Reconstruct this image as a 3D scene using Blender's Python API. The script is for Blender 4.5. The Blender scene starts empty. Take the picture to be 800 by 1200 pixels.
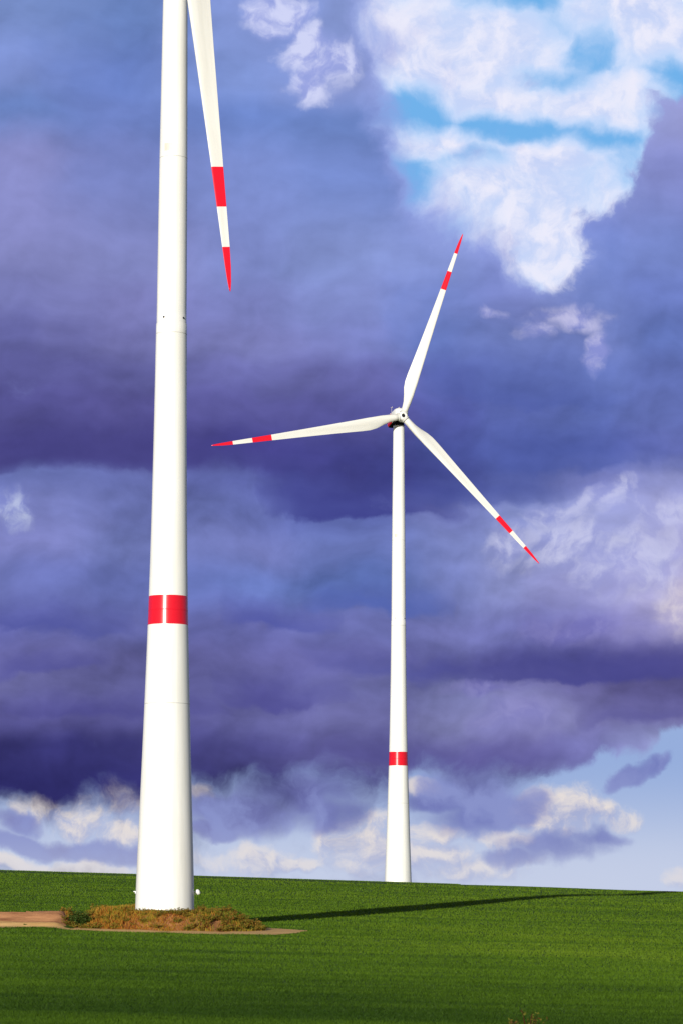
import bpy, bmesh, math, random
import numpy as np
from mathutils import Vector, Matrix

random.seed(7)
rng = np.random.default_rng(11)
rad = math.radians

scene = bpy.context.scene
COL = scene.collection

# ------------------------------------------------------------------ camera
F_PX, PITCH, ROLL = 3420.0, rad(7.5), rad(0.23)
cam_d = bpy.data.cameras.new('camera')
cam = bpy.data.objects.new('camera', cam_d)
COL.objects.link(cam)
cam_d.sensor_fit = 'VERTICAL'
cam_d.sensor_height = 36.0
cam_d.sensor_width = 24.0
cam_d.lens = F_PX / 1200.0 * 36.0
cam_d.clip_start = 0.5
cam_d.clip_end = 20000.0
cam.matrix_world = Matrix.Rotation(rad(90) + PITCH, 4, 'X') @ Matrix.Rotation(ROLL, 4, 'Z')
scene.camera = cam

_fw = np.array([0, math.cos(PITCH), math.sin(PITCH)])
_up0 = np.array([0, -math.sin(PITCH), math.cos(PITCH)])
_rt0 = np.array([1.0, 0, 0])
_R = math.cos(ROLL) * _rt0 + math.sin(ROLL) * _up0
_U = -math.sin(ROLL) * _rt0 + math.cos(ROLL) * _up0


def ray(x, y):
    """direction, scaled to unit depth along +Y, of a point of the view"""
    v = _fw + _R * (x - 400) / F_PX + _U * (600 - y) / F_PX
    return v / v[1]


def lin(c):
    """sRGB 0-255 -> linear"""
    o = []
    for v in c:
        v = v / 255.0
        o.append(v / 12.92 if v <= 0.04045 else ((v + 0.055) / 1.055) ** 2.4)
    return tuple(o)


# ------------------------------------------------------------------ helpers
def link_mesh(name, me, parent=None, mats=()):
    o = bpy.data.objects.new(name, me)
    COL.objects.link(o)
    if parent is not None:
        o.parent = parent
    for m in mats:
        me.materials.append(m)
    return o


def bm_obj(name, bm, parent=None, mats=(), smooth=True):
    me = bpy.data.meshes.new(name)
    bm.to_mesh(me)
    bm.free()
    if smooth:
        me.polygons.foreach_set('use_smooth', [True] * len(me.polygons))
    return link_mesh(name, me, parent, mats)


def np_mesh(name, verts, faces, tone=None):
    """mesh from arrays; faces is (n,k)"""
    me = bpy.data.meshes.new(name)
    nv, (nf, k) = len(verts), faces.shape
    me.vertices.add(nv)
    me.vertices.foreach_set('co', np.ascontiguousarray(verts, dtype=np.float32).ravel())
    me.loops.add(nf * k)
    me.loops.foreach_set('vertex_index', np.ascontiguousarray(faces, dtype=np.int32).ravel())
    me.polygons.add(nf)
    me.polygons.foreach_set('loop_start', np.arange(0, nf * k, k, dtype=np.int32))
    me.update(calc_edges=True)
    if tone is not None:
        a = me.attributes.new('tone', 'FLOAT', 'POINT')
        a.data.foreach_set('value', np.ascontiguousarray(tone, dtype=np.float32))
    return me


def tag(o, label=None, cat=None, group=None, kind=None):
    if label: o['label'] = label
    if cat: o['category'] = cat
    if group: o['group'] = group
    if kind: o['kind'] = kind
    return o


def empty(name, loc):
    o = bpy.data.objects.new(name, None)
    COL.objects.link(o)
    o.location = loc
    o.empty_display_size = 0.5
    return o


def new_mat(name):
    m = bpy.data.materials.new(name)
    m.use_nodes = True
    nt = m.node_tree
    return m, nt, nt.nodes['Principled BSDF']


def vnoise(x, y, seed=0):
    """smooth value noise, vectorised"""
    x = np.asarray(x, float); y = np.asarray(y, float)
    xi = np.floor(x).astype(np.int64); yi = np.floor(y).astype(np.int64)
    xf = x - xi; yf = y - yi
    def h(a, b):
        n = (a * 374761393 + b * 668265263 + seed * 974711) & 0x7fffffff
        n = ((n ^ (n >> 13)) * 1274126177) & 0x7fffffff
        n = (n ^ (n >> 16)) & 0xffff
        return n / 65535.0
    u = xf * xf * (3 - 2 * xf); v = yf * yf * (3 - 2 * yf)
    return (h(xi, yi) * (1 - u) + h(xi + 1, yi) * u) * (1 - v) + (h(xi, yi + 1) * (1 - u) + h(xi + 1, yi + 1) * u) * v


def fbm(x, y, o=4, seed=0):
    s = 0; a = 0.5; t = 0
    for k in range(o):
        s = s + a * vnoise(x * 2 ** k, y * 2 ** k, seed + k); t += a; a *= 0.5
    return s / t


# ------------------------------------------------------------------ light
SUN_EL, SUN_AZ = rad(12.5), rad(180 + 17.6)      # azimuth from +Y towards +X
sun_dir = Vector((math.sin(SUN_AZ) * math.cos(SUN_EL), math.cos(SUN_AZ) * math.cos(SUN_EL), math.sin(SUN_EL)))
sd = bpy.data.lights.new('sun', 'SUN')
sd.energy = 5.0
sd.angle = rad(0.53)
sd.color = (1.0, 0.96, 0.87)
sun = bpy.data.objects.new('sun', sd)
COL.objects.link(sun)
sun.rotation_euler = sun_dir.to_track_quat('Z', 'Y').to_euler()
sun.location = (-60, -120, 150)

# ------------------------------------------------------------------ sky (world)
world = bpy.data.worlds.new('World')
scene.world = world
world.use_nodes = True
world.cycles.sampling_method = 'NONE'
WN = world.node_tree
for n in list(WN.nodes):
    WN.nodes.remove(n)
WSTR = 0.055


def wn(t, **kw):
    n = WN.nodes.new(t)
    for k, v in kw.items():
        setattr(n, k, v)
    return n


def put(node, idx, v):
    s = node.inputs[idx]
    if isinstance(v, bpy.types.NodeSocket):
        WN.links.new(v, s)
    elif isinstance(v, (tuple, list)):
        s.default_value = tuple(v) + ((1.0,) if s.type == 'RGBA' and len(v) == 3 else ())
    else:
        s.default_value = v


def M(op, a, b=0.0, c=None, clamp=False):
    n = wn('ShaderNodeMath', operation=op, use_clamp=clamp)
    put(n, 0, a); put(n, 1, b)
    if c is not None: put(n, 2, c)
    return n.outputs[0]


def V(op, a, b=None, s=None):
    n = wn('ShaderNodeVectorMath', operation=op)
    put(n, 0, a)
    if b is not None: put(n, 1, b)
    if s is not None: put(n, 'Scale', s)
    return n.outputs['Value'] if op in ('DOT_PRODUCT', 'LENGTH', 'DISTANCE') else n.outputs['Vector']


def sstep(v, a, b, lo=0.0, hi=1.0):
    n = wn('ShaderNodeMapRange', interpolation_type='SMOOTHSTEP')
    put(n, 0, v); put(n, 1, a); put(n, 2, b); put(n, 3, lo); put(n, 4, hi)
    return n.outputs[0]


def mixc(f, a, b, blend='MIX'):
    n = wn('ShaderNodeMix', data_type='RGBA', blend_type=blend)
    put(n, 0, f)
    put(n, 6, a); put(n, 7, b)
    return n.outputs[2]


def noise(vec, scale, detail=6.0, rough=0.55, lac=2.0, out='Factor', dist=0.0):
    n = wn('ShaderNodeTexNoise', noise_dimensions='2D')
    put(n, 'Vector', vec); put(n, 'Scale', scale); put(n, 'Detail', detail)
    put(n, 'Roughness', rough); put(n, 'Lacunarity', lac); put(n, 'Distortion', dist)
    return n.outputs['Color'] if out == 'Color' else n.outputs[0]


def comb(x, y, z=0.0):
    n = wn('ShaderNodeCombineXYZ')
    put(n, 0, x); put(n, 1, y); put(n, 2, z)
    return n.outputs[0]


def skyc(x, y):
    """azimuth / elevation of a sky feature (in units of 1/3420 rad)"""
    d = ray(x, y)
    return (math.atan2(d[0], d[1]) * F_PX, math.asin(d[2] / np.linalg.norm(d)) * F_PX)


tc = wn('ShaderNodeTexCoord')
DIR = V('NORMALIZE', tc.outputs['Generated'])
sep = wn('ShaderNodeSeparateXYZ'); put(sep, 0, DIR)
az = M('MULTIPLY', M('ARCTAN2', sep.outputs[0], sep.outputs[1]), F_PX)
el = M('MULTIPLY', M('ARCSINE', sep.outputs[2]), F_PX)
S = comb(az, el)

# domain warp: clouds are torn by turbulence
w1 = V('SUBTRACT', noise(S, 1 / 170.0, 3, 0.55, out='Color'), (0.5, 0.5, 0.5))
w2 = V('SUBTRACT', noise(V('ADD', S, (811.0, 337.0, 0)), 1 / 42.0, 4, 0.6, out='Color'), (0.5, 0.5, 0.5))
P = V('ADD', V('ADD', S, V('MULTIPLY', w1, (95.0, 55.0, 0.0))), V('MULTIPLY', w2, (26.0, 17.0, 0.0)))
PD = V('ADD', V('ADD', S, V('MULTIPLY', w1, (150.0, 50.0, 0.0))), V('MULTIPLY', w2, (24.0, 9.0, 0.0)))


def after(x, dep):
    """x unchanged, but evaluated after dep (keeps few values alive at once)"""
    if x.type == 'VECTOR':
        n = wn('ShaderNodeVectorMath', operation='MULTIPLY_ADD')
        put(n, 0, dep); put(n, 1, (1e-6, 1e-6, 0)); put(n, 2, x)
        return n.outputs['Vector']
    return M('MULTIPLY_ADD', dep, 1e-7, x)


def blobs(vec, lst, off=(0, 0)):
    """union of soft ellipses: 1 in the middle, 0 on the outline, negative outside"""
    acc = None
    for b in lst:
        x, y, rx, ry = b[:4]
        rot = b[4] if len(b) > 4 else 0.0
        cx, cy = skyc(x, y)
        m = wn('ShaderNodeMapping', vector_type='TEXTURE')
        put(m, 0, vec if acc is None else after(vec, acc))
        m.inputs['Location'].default_value = (cx + off[0], cy + off[1], 0)
        m.inputs['Rotation'].default_value = (0, 0, rad(-rot))
        m.inputs['Scale'].default_value = (rx, ry, 1)
        d = M('SUBTRACT', 1.0, V('DOT_PRODUCT', m.outputs[0], m.outputs[0]))
        d = M('MAXIMUM', d, -1.6)
        if acc is None:
            acc = d
        else:
            acc = M('SMOOTH_MAX', acc, d, 0.35)
    return acc


def K(c, g=1.0):
    l = lin(c)
    return tuple(v * g / WSTR for v in l)


# clear sky behind the clouds
nish = wn('ShaderNodeTexSky', sky_type='NISHITA')
nish.sun_disc = False
nish.sun_elevation = SUN_EL
nish.sun_rotation = SUN_AZ
nish.altitude = 100.0
nish.air_density = 1.0
nish.dust_density = 0.6
nish.ozone_density = 1.5
NISH = nish.outputs[0]
blue = mixc(0.75, NISH, K((100, 186, 254)))

# ---- clouds up in the clear opening
n_gap = noise(P, 1 / 85.0, 8, 0.60)
n_gap2 = noise(V('ADD', P, (-12.0, 16.0, 0)), 1 / 85.0, 8, 0.60)
gapw = blobs(P, [(545, 62, 120, 52, 10), (480, 30, 60, 60), (750, 26, 95, 58), (725, 105, 60, 26), (590, 118, 66, 20, 8), (690, 128, 60, 24, 12),
                 (640, 262, 100, 80), (565, 225, 80, 46), (500, 165, 60, 24), (650, 192, 70, 26), (720, 225, 50, 40)])
holes = blobs(after(P, gapw), [(608, 2, 62, 18), (492, 132, 58, 34, -15), (600, 150, 84, 22, 4), (684, 60, 40, 26, -40), (705, 165, 56, 24, 10), (788, 92, 44, 32), (560, 186, 60, 18), (738, 205, 34, 40), (465, 205, 34, 46), (640, 92, 40, 16, 10)])
thick = M('ADD', M('SUBTRACT', gapw, M('MULTIPLY', M('MAXIMUM', holes, -0.3), 0.95)), M('MULTIPLY', M('SUBTRACT', n_gap, 0.5), 3.1))
glit = sstep(M('SUBTRACT', n_gap, n_gap2), -0.17, 0.13)
thin = mixc(sstep(thick, -1.7, 0.35), mixc(0.10, blue, K((190, 215, 250))), K((196, 218, 252)))
veil = mixc(sstep(thick, -0.55, 1.55), thin, mixc(glit, K((198, 211, 247)), K((236, 236, 252))))

# ---- horizon sky: pale blue
hor = mixc(sstep(el, skyc(400, 1040)[1], skyc(400, 880)[1]), K((196, 206, 230)), K((150, 174, 220)))
back = mixc(sstep(el, skyc(400, 700)[1], skyc(400, 480)[1]), hor, veil)

# ---- sunlit heaps of cloud low over the hill
P = after(P, back)
n_cu = noise(P, 1 / 62.0, 8, 0.64)
n_cu2 = noise(V('ADD', P, (-6.0, 8.0, 0)), 1 / 62.0, 8, 0.64)
HEAPS = [(38, 946, 50, 24), (90, 957, 66, 30), (145, 940, 42, 26), (20, 1016, 85, 10), (105, 1013, 70, 11), (145, 975, 40, 18),
                  (240, 935, 22, 14), (260, 1005, 45, 14), (305, 1008, 48, 22), (350, 1016, 45, 10),
                  (420, 985, 42, 30), (450, 1005, 60, 30), (440, 965, 40, 16), (500, 975, 35, 14), (500, 914, 40, 13), (545, 1016, 90, 16), (500, 1000, 50, 20), (600, 1005, 40, 12),
                  (655, 945, 42, 26), (690, 955, 56, 20), (725, 962, 30, 12), (640, 965, 34, 24), (600, 985, 40, 14), (800, 1022, 34, 14)]
heaps = blobs(P, HEAPS)
ha = sstep(M('ADD', heaps, M('MULTIPLY', M('SUBTRACT', n_cu, 0.5), 2.9)), -0.25, 1.05)
HEAPS2 = [h_ for h_ in HEAPS]
P = after(P, ha)
heaps2 = blobs(V('ADD', P, (-9.0, 13.0, 0)), HEAPS2)
hlit = sstep(M('ADD', M('MULTIPLY', M('SUBTRACT', n_cu, n_cu2), 2.6), M('MULTIPLY', M('SUBTRACT', heaps, heaps2), 0.55)), -0.45, 0.55)
hcol = mixc(hlit, K((164, 172, 210)), K((232, 223, 218)))
low = mixc(M('MULTIPLY', ha, 0.95), back, hcol)

# ---- grey-violet cloud bodies under and beside the heaps
P = after(P, low)
n_dk = noise(P, 1 / 80.0, 6, 0.54)
darks = blobs(P, [(70, 993, 110, 11), (150, 998, 70, 10), (5, 968, 30, 16), (300, 955, 95, 26), (360, 935, 70, 26), (250, 975, 50, 12),
                   (545, 925, 70, 30), (560, 955, 75, 26), (610, 950, 40, 22, -20), (500, 935, 50, 16), (650, 992, 74, 18), (690, 982, 45, 13), (600, 1003, 50, 12), (740, 915, 36, 10, -25), (770, 905, 30, 9, -20), (405, 955, 40, 22)])
da = sstep(M('ADD', darks, M('MULTIPLY', M('SUBTRACT', n_dk, 0.5), 2.3)), -0.35, 0.95)
dcol = mixc(sstep(az, skyc(100, 950)[0], skyc(560, 950)[0]), K((126, 128, 184)), K((106, 114, 182)))
dcol = mixc(sstep(n_dk, 0.35, 0.68), dcol, K((134, 143, 200)))
low = mixc(M('MULTIPLY', da, 0.93), low, dcol)

# ---- the storm deck: broad bands of violet and slate cloud
XS = [20, 130, 300, 420, 510, 600, 690, 780]
DECK = [
    (-700, [(56, 62, 106), (56, 62, 106), (56, 62, 106), (56, 62, 106), (56, 62, 106), (56, 62, 106), (56, 62, 106), (56, 62, 106)]),  # unseen deck overhead, added dark to cut fill light and deepen shadows
    (-150, [(125,150,206), (118,145,204), (130,152,215), (140,158,218), (150,165,224), (150,168,226), (155,172,228), (160,175,228)]),
    (0, [(110,135,197), (100,130,197), (128,149,217), (126,146,208), (150,165,222), (150,165,224), (155,170,226), (160,172,226)]),
    (100, [(117,139,207), (98,125,200), (122,147,217), (132,149,213), (138,151,217), (145,155,218), (150,158,220), (152,158,218)]),
    (140, [(102,131,201), (104,127,200), (102,131,205), (102,131,202), (118,138,208), (130,145,212), (140,150,214), (150,155,215)]),
    (200, [(134, 139, 204), (115, 130, 200), (118, 138, 208), (112, 137, 210), (120, 138, 210), (122, 137, 210), (116, 127, 205), (128, 137, 206)]),
    (300, [(128,132,195), (130,137,203), (125,140,210), (128,146,212), (126,144,212), (120,135,208), (108,130,205), (114,134,208)]),
    (350, [(114,118,182), (122,124,190), (124,132,202), (126,140,208), (112,132,206), (120,134,208), (110,130,203), (104,124,202)]),
    (400, [(98,100,168), (112,113,178), (124,128,196), (116,126,196), (98,120,196), (110,128,202), (112,130,204), (92,114,190)]),
    (440, [(88,88,156), (92,92,160), (104,106,176), (98,100,172), (84,98,176), (94,112,188), (98,118,194), (92,110,186)]),
    (480, [(80,78,148), (82,79,148), (86,85,156), (80,80,154), (72,82,160), (82,98,175), (86,105,182), (92,108,183)]),
    (530, [(70,67,136), (72,69,137), (64,62,138), (58,60,136), (64,76,154), (72,88,166), (78,94,172), (94,106,184)]),
    (546, [(72,70,138), (75,73,140), (68,70,145), (58,60,135), (64,74,152), (74,90,168), (90,104,180), (112,122,194)]),
    (566, [(100,112,182), (96,106,175), (88,98,172), (66,72,148), (74,84,160), (88,102,176), (116,124,194), (138,144,205)]),
    (600, [(120,128,198), (104,115,185), (98,110,182), (88,102,176), (112,122,190), (128,140,203), (150,157,214), (157,159,210)]),
    (640, [(124,130,200), (110,122,192), (110,120,190), (100,116,188), (120,132,198), (138,148,208), (154,160,216), (164,162,210)]),
    (680, [(104,114,186), (96,108,180), (96,116,190), (88,112,188), (116,128,196), (138,146,208), (150,152,213), (172,166,206)]),
    (735, [(92,96,168), (96,101,170), (96,100,170), (104,110,180), (114,118,188), (112,116,186), (112,112,182), (138,134,190)]),
    (775, [(100,100,166), (98,98,163), (98,98,165), (98,98,166), (94,96,164), (90,90,160), (80,80,152), (88,84,152)]),
    (806, [(106,106,169), (98,98,162), (94,94,161), (106,108,172), (118,122,180), (116,116,174), (104,101,162), (92,88,150)]),
    (845, [(86,84,152), (84,82,148), (98,98,163), (110,110,174), (124,126,184), (136,137,189), (116,114,174), (106,103,163)]),
    (885, [(50,48,116), (48,46,112), (72,70,138), (94,92,160), (98,96,163), (104,101,165), (112,113,178), (144,152,204)]),
    (920, [(40,38,105), (42,40,108), (60,58,124), (80,78,148), (85,83,154), (90,90,157), (120,128,190), (148,160,208)]),
]
sepd = wn('ShaderNodeSeparateXYZ'); put(sepd, 0, PD)
u0, u1 = skyc(0, 600)[0], skyc(800, 600)[0]
fu = M('DIVIDE', M('SUBTRACT', sepd.outputs[0], u0), u1 - u0, clamp=True)
deck = None
prev = None
for (y, cols) in DECK:
    r = wn('ShaderNodeValToRGB')
    put(r, 0, fu if deck is None else after(fu, deck))
    e = r.color_ramp.elements
    r.color_ramp.interpolation = 'EASE'
    for i, c in enumerate(cols):
        pos = XS[i] / 800.0
        if i == 0: s = e[0]; s.position = pos
        elif i == len(cols) - 1: s = e[-1]; s.position = pos
        else: s = e.new(pos)
        s.color = lin(c) + (1.0,)
    vv = skyc(400, y)[1]
    if deck is None:
        deck = r.outputs[0]
    else:
        deck = mixc(sstep(sepd.outputs[1], prev, vv, 0.0, 1.0), deck, r.outputs[0])
    prev = vv
deck = V('SCALE', deck, s=1.0 / WSTR)
# billow relief inside the deck, stretched along the horizon
P = after(P, deck)
PS = after(V('ADD', S, V('MULTIPLY', w1, (70.0, 45.0, 0.0))), deck)
Q = V('MULTIPLY', PS, (1 / 150.0, 1 / 100.0, 0))
Q2 = V('ADD', Q, (-0.05, 0.11, 0))
r1 = noise(Q, 1.0, 6, 0.50)
r2 = noise(Q2, 1.0, 6, 0.50)
rel = M('ADD', M('MULTIPLY', M('SUBTRACT', r1, r2), 0.9), M('MULTIPLY', M('SUBTRACT', r1, 0.53), 0.8))
lowamp = sstep(el, skyc(400, 200)[1], skyc(400, 620)[1], 0.55, 1.0)
rel = M('ADD', 1.0, M('MULTIPLY', rel, lowamp))
deck = V('SCALE', deck, s=rel)
hs = wn('ShaderNodeHueSaturation'); put(hs, 'Saturation', 0.94); put(hs, 'Color', deck)
put(hs, 'Value', 0.97)
deck = hs.outputs[0]

# dark flat bases of single cloud layers: sharp below, fading upwards
P = after(P, deck)
sepb = wn('ShaderNodeSeparateXYZ'); put(sepb, 0, P)
nb_ = noise(V('MULTIPLY', P, (1 / 70.0, 1 / 40.0, 0)), 1.0, 5, 0.52)
lift = M('MULTIPLY', M('SUBTRACT', nb_, 0.5), 34.0)
BASES = [(150, 553, 230, 55, -2, 0.55, (66, 62, 132)), (420, 600, 110, 55, 2, 0.85, (60, 62, 138)), (560, 588, 90, 45, 0, 0.5, (70, 82, 158)), (50, 733, 110, 34, 4, 0.75, (80, 86, 160)), (320, 737, 75, 38, 3, 0.75, (80, 88, 166)),
         (440, 714, 80, 28, 2, 0.7, (80, 100, 178)), (50, 787, 80, 26, -3, 0.7, (82, 82, 154)), (320, 826, 85, 34, 0, 0.75, (80, 78, 150)), (450, 790, 90, 26, 4, 0.65, (84, 88, 160)),
         (680, 798, 220, 42, -3, 0.85, (70, 70, 142)), (760, 852, 95, 30, -4, 0.6, (88, 86, 152)), (520, 893, 150, 30, 4, 0.6, (84, 80, 148)), (600, 470, 120, 60, 6, 0.35, (72, 88, 165)), (130, 842, 130, 26, 2, 0.5, (72, 70, 140)), (690, 545, 110, 45, -3, 0.5, (76, 92, 168))]
for (bx_, by_, wx_, hh_, slope_, st_, colb_) in BASES:
    c0 = skyc(bx_, by_)
    dep = after(sepb.outputs[0], deck)
    du = M('MULTIPLY_ADD', dep, 1.0 / wx_, -c0[0] / wx_)
    win = M('SUBTRACT', 1.0, M('MULTIPLY', du, du), clamp=True)
    dv = M('SUBTRACT', M('ADD', M('SUBTRACT', sepb.outputs[1], c0[1]), lift), M('MULTIPLY', du, -float(slope_) * 2))
    dv = M('SUBTRACT', dv, M('MULTIPLY', win, -4.0))
    up_ = sstep(dv, -5.0, 7.0)
    fade_ = sstep(dv, float(hh_) * 1.5, 2.0)
    deck = mixc(M('MULTIPLY', M('MULTIPLY', up_, fade_), M('MULTIPLY', M('POWER', win, 0.6), st_)), deck, K(colb_))

# pale patches where light comes through the deck
P = after(P, deck)
n_w = noise(P, 1 / 64.0, 7, 0.56)
n_w2 = noise(V('ADD', P, (-8.0, 10.0, 0)), 1 / 64.0, 7, 0.56)
def patch(base, lst, col, col2, amp=1.9, a0=0.0, a1=0.9, mx=0.85):
    f = blobs(after(P, base), lst)
    a = sstep(M('ADD', f, M('MULTIPLY', M('SUBTRACT', n_w, 0.5), amp)), a0, a1)
    l = sstep(M('SUBTRACT', n_w, n_w2), -0.12, 0.12)
    return mixc(M('MULTIPLY', a, mx), base, mixc(l, K(col2), K(col)))

deck = patch(deck, [(325, 15, 40, 30), (385, 72, 42, 34), (350, 50, 30, 34, 30), (370, 100, 30, 24)], (214, 218, 250), (158, 168, 228), 1.9, -0.15, 1.0, 0.9)
deck = patch(deck, [(618, 384, 28, 18, -20), (655, 370, 60, 20), (690, 412, 18, 30), (570, 368, 18, 10)], (204, 202, 238), (146, 152, 218), 2.0, -0.05, 1.5, 0.85)
deck = patch(deck, [(2, 588, 26, 20), (20, 600, 30, 30)], (205, 215, 240), (140, 150, 215), 1.9, 0.05, 1.6, 0.9)
deck = patch(deck, [(640, 604, 46, 20, -12), (690, 584, 54, 14, -18), (650, 640, 60, 34), (760, 600, 70, 20), (740, 650, 70, 50), (590, 640, 40, 30)], (206, 208, 240), (158, 163, 220), 2.3, -0.35, 1.6, 0.8)
deck = patch(deck, [(805, 705, 46, 44)], (232, 222, 228), (196, 188, 216), 0.7, -0.3, 1.5, 0.95)
deck = patch(deck, [(560, 808, 90, 12), (690, 735, 70, 26), (600, 845, 60, 30)], (140, 136, 200), (112, 108, 184), 1.6, -0.1, 1.4, 0.6)

# thin air-light towards the horizon
low = mixc(sstep(el, skyc(400, 955)[1], skyc(400, 1045)[1], 0.0, 0.42), low, K((196, 205, 230)))

# where the deck is open: the big gap at the top, the strip over the hill
P = after(P, deck)
n_e = noise(P, 1 / 80.0, 8, 0.60)
gap = blobs(P, [(600, 30, 140, 90), (760, 20, 140, 90), (560, 130, 105, 75), (680, 130, 85, 80), (600, 225, 118, 62), (645, 285, 55, 50, -20), (680, 205, 55, 64), (775, 78, 62, 40), (728, 140, 46, 60), (480, 15, 50, 60), (500, 185, 48, 62), (505, 90, 55, 70)])
strip = blobs(after(P, gap), [(60, 985, 260, 52), (260, 1020, 260, 92, 0), (500, 990, 260, 86), (740, 960, 150, 72, -8), (820, 905, 90, 40, -20), (505, 914, 52, 20), (640, 1020, 300, 80)])
opn = M('SMOOTH_MAX', gap, strip, 0.2)
# crisp turrets on the right of the gap, torn wisps on its left
soft = sstep(az, skyc(500, 200)[0], skyc(680, 200)[0], 1.25, 0.46)
oa = sstep(M('ADD', opn, M('MULTIPLY', M('SUBTRACT', n_e, 0.5), 2.0)), M('MULTIPLY', soft, -0.5), M('MULTIPLY', soft, 0.8))
halo = M('MULTIPLY', sstep(M('ADD', gap, M('MULTIPLY', M('SUBTRACT', n_e, 0.5), 2.0)), -1.1, 0.1), M('MULTIPLY', soft, 0.52))
front = mixc(oa, mixc(halo, deck, K((158, 172, 236))), low)

# away from the storm, behind the viewer and overhead: open blue sky with scattered cloud
n_f = noise(V('MULTIPLY', after(S, front), (1 / 900.0, 1 / 420.0, 0)), 1.0, 7, 0.55)
fair = mixc(sstep(n_f, 0.5, 0.66, 0, 0.7), NISH, K((170, 174, 190)))
side = sstep(sep.outputs[1], -0.1, 0.55)
topf = sstep(sep.outputs[2], 0.97, 0.75)
sky = mixc(M('MULTIPLY', side, topf), fair, front)
bg = wn('ShaderNodeBackground'); put(bg, 0, sky); put(bg, 1, WSTR)
wo = wn('ShaderNodeOutputWorld')
WN.links.new(bg.outputs[0], wo.inputs[0])

# ------------------------------------------------------------------ materials
def paint(name, col, rough, dirt=0.04, coat=0.0, spec=0.5):
    m, nt, b = new_mat(name)
    b.inputs['Specular IOR Level'].default_value = spec
    t = nt.nodes.new('ShaderNodeTexCoord')
    mp = nt.nodes.new('ShaderNodeMapping'); mp.inputs['Scale'].default_value = (1.6, 1.6, 0.12)
    n = nt.nodes.new('ShaderNodeTexNoise'); n.inputs['Scale'].default_value = 1.0; n.inputs['Detail'].default_value = 8; n.inputs['Roughness'].default_value = 0.6
    r = nt.nodes.new('ShaderNodeMapRange'); r.inputs[1].default_value = 0.35; r.inputs[2].default_value = 0.75
    r.inputs[3].default_value = 0.0; r.inputs[4].default_value = 1.0
    mx = nt.nodes.new('ShaderNodeMix'); mx.data_type = 'RGBA'
    mx.inputs[6].default_value = col + (1,)
    mx.inputs[7].default_value = tuple(c * (1 - dirt * k) for c, k in zip(col, (3.0, 3.2, 4.0))) + (1,)
    L = nt.links.new
    L(t.outputs['Object'], mp.inputs[0]); L(mp.outputs[0], n.inputs['Vector']); L(n.outputs[0], r.inputs[0])
    L(r.outputs[0], mx.inputs[0]); L(mx.outputs[2], b.inputs['Base Color'])
    n2 = nt.nodes.new('ShaderNodeTexNoise'); n2.inputs['Scale'].default_value = 2.5; n2.inputs['Detail'].default_value = 4
    L(t.outputs['Object'], n2.inputs['Vector'])
    rr = nt.nodes.new('ShaderNodeMapRange'); rr.inputs[3].default_value = rough * 0.85; rr.inputs[4].default_value = rough * 1.2
    L(n2.outputs[0], rr.inputs[0]); L(rr.outputs[0], b.inputs['Roughness'])
    b.inputs['Coat Weight'].default_value = coat
    b.inputs['Coat Roughness'].default_value = rough
    return m


WHITE = paint('white_paint', (0.87, 0.865, 0.845), 0.36, 0.04)
RED = paint('red_paint', (0.72, 0.007, 0.024), 0.23, 0.03)
BLADE_W = paint('blade_white', (0.72, 0.715, 0.69), 0.45)
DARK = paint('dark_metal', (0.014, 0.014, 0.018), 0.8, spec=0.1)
SEAM = paint('seam_grey', (0.60, 0.60, 0.58), 0.5)
GREY = paint('grey_patch', (0.62, 0.60, 0.55), 0.5)


# ------------------------------------------------------------------ terrain
_gY = np.array([-60, 0, 50, 100, 200, 250, 262, 275, 299, 325, 362, 399, 440, 470, 490, 520, 583, 700, 1000, 2000, 6000.])
_gz = np.array([-1.7, -1.75, -2.9, -4.25, -4.25, -3.78, -3.58, -3.22, -2.62, -1.95, -0.92, 0.25, 1.62, 2.42, 2.62, 2.0, -0.62, -7, -22, -50, -60.])


def _pchip(xs, ys):
    h = np.diff(xs); d = np.diff(ys) / h
    m = np.zeros_like(ys)
    m[0], m[-1] = d[0], d[-1]
    for i in range(1, len(xs) - 1):
        if d[i - 1] * d[i] > 0:
            w1_, w2_ = 2 * h[i] + h[i - 1], h[i] + 2 * h[i - 1]
            m[i] = (w1_ + w2_) / (w1_ / d[i - 1] + w2_ / d[i])
    def f(x):
        x = np.asarray(x, float)
        i = np.clip(np.searchsorted(xs, x) - 1, 0, len(xs) - 2)
        t = (x - xs[i]) / h[i]
        t = np.clip(t, 0, 1)
        return ((2 * t**3 - 3 * t**2 + 1) * ys[i] + (t**3 - 2 * t**2 + t) * h[i] * m[i]
                + (-2 * t**3 + 3 * t**2) * ys[i + 1] + (t**3 - t**2) * h[i] * m[i + 1])
    return f


_g = _pchip(_gY, _gz)
BASE_L = Vector((-16.318, 275.0, -1.39))
BASE_R = Vector((11.462, 583.0, -0.92))


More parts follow.
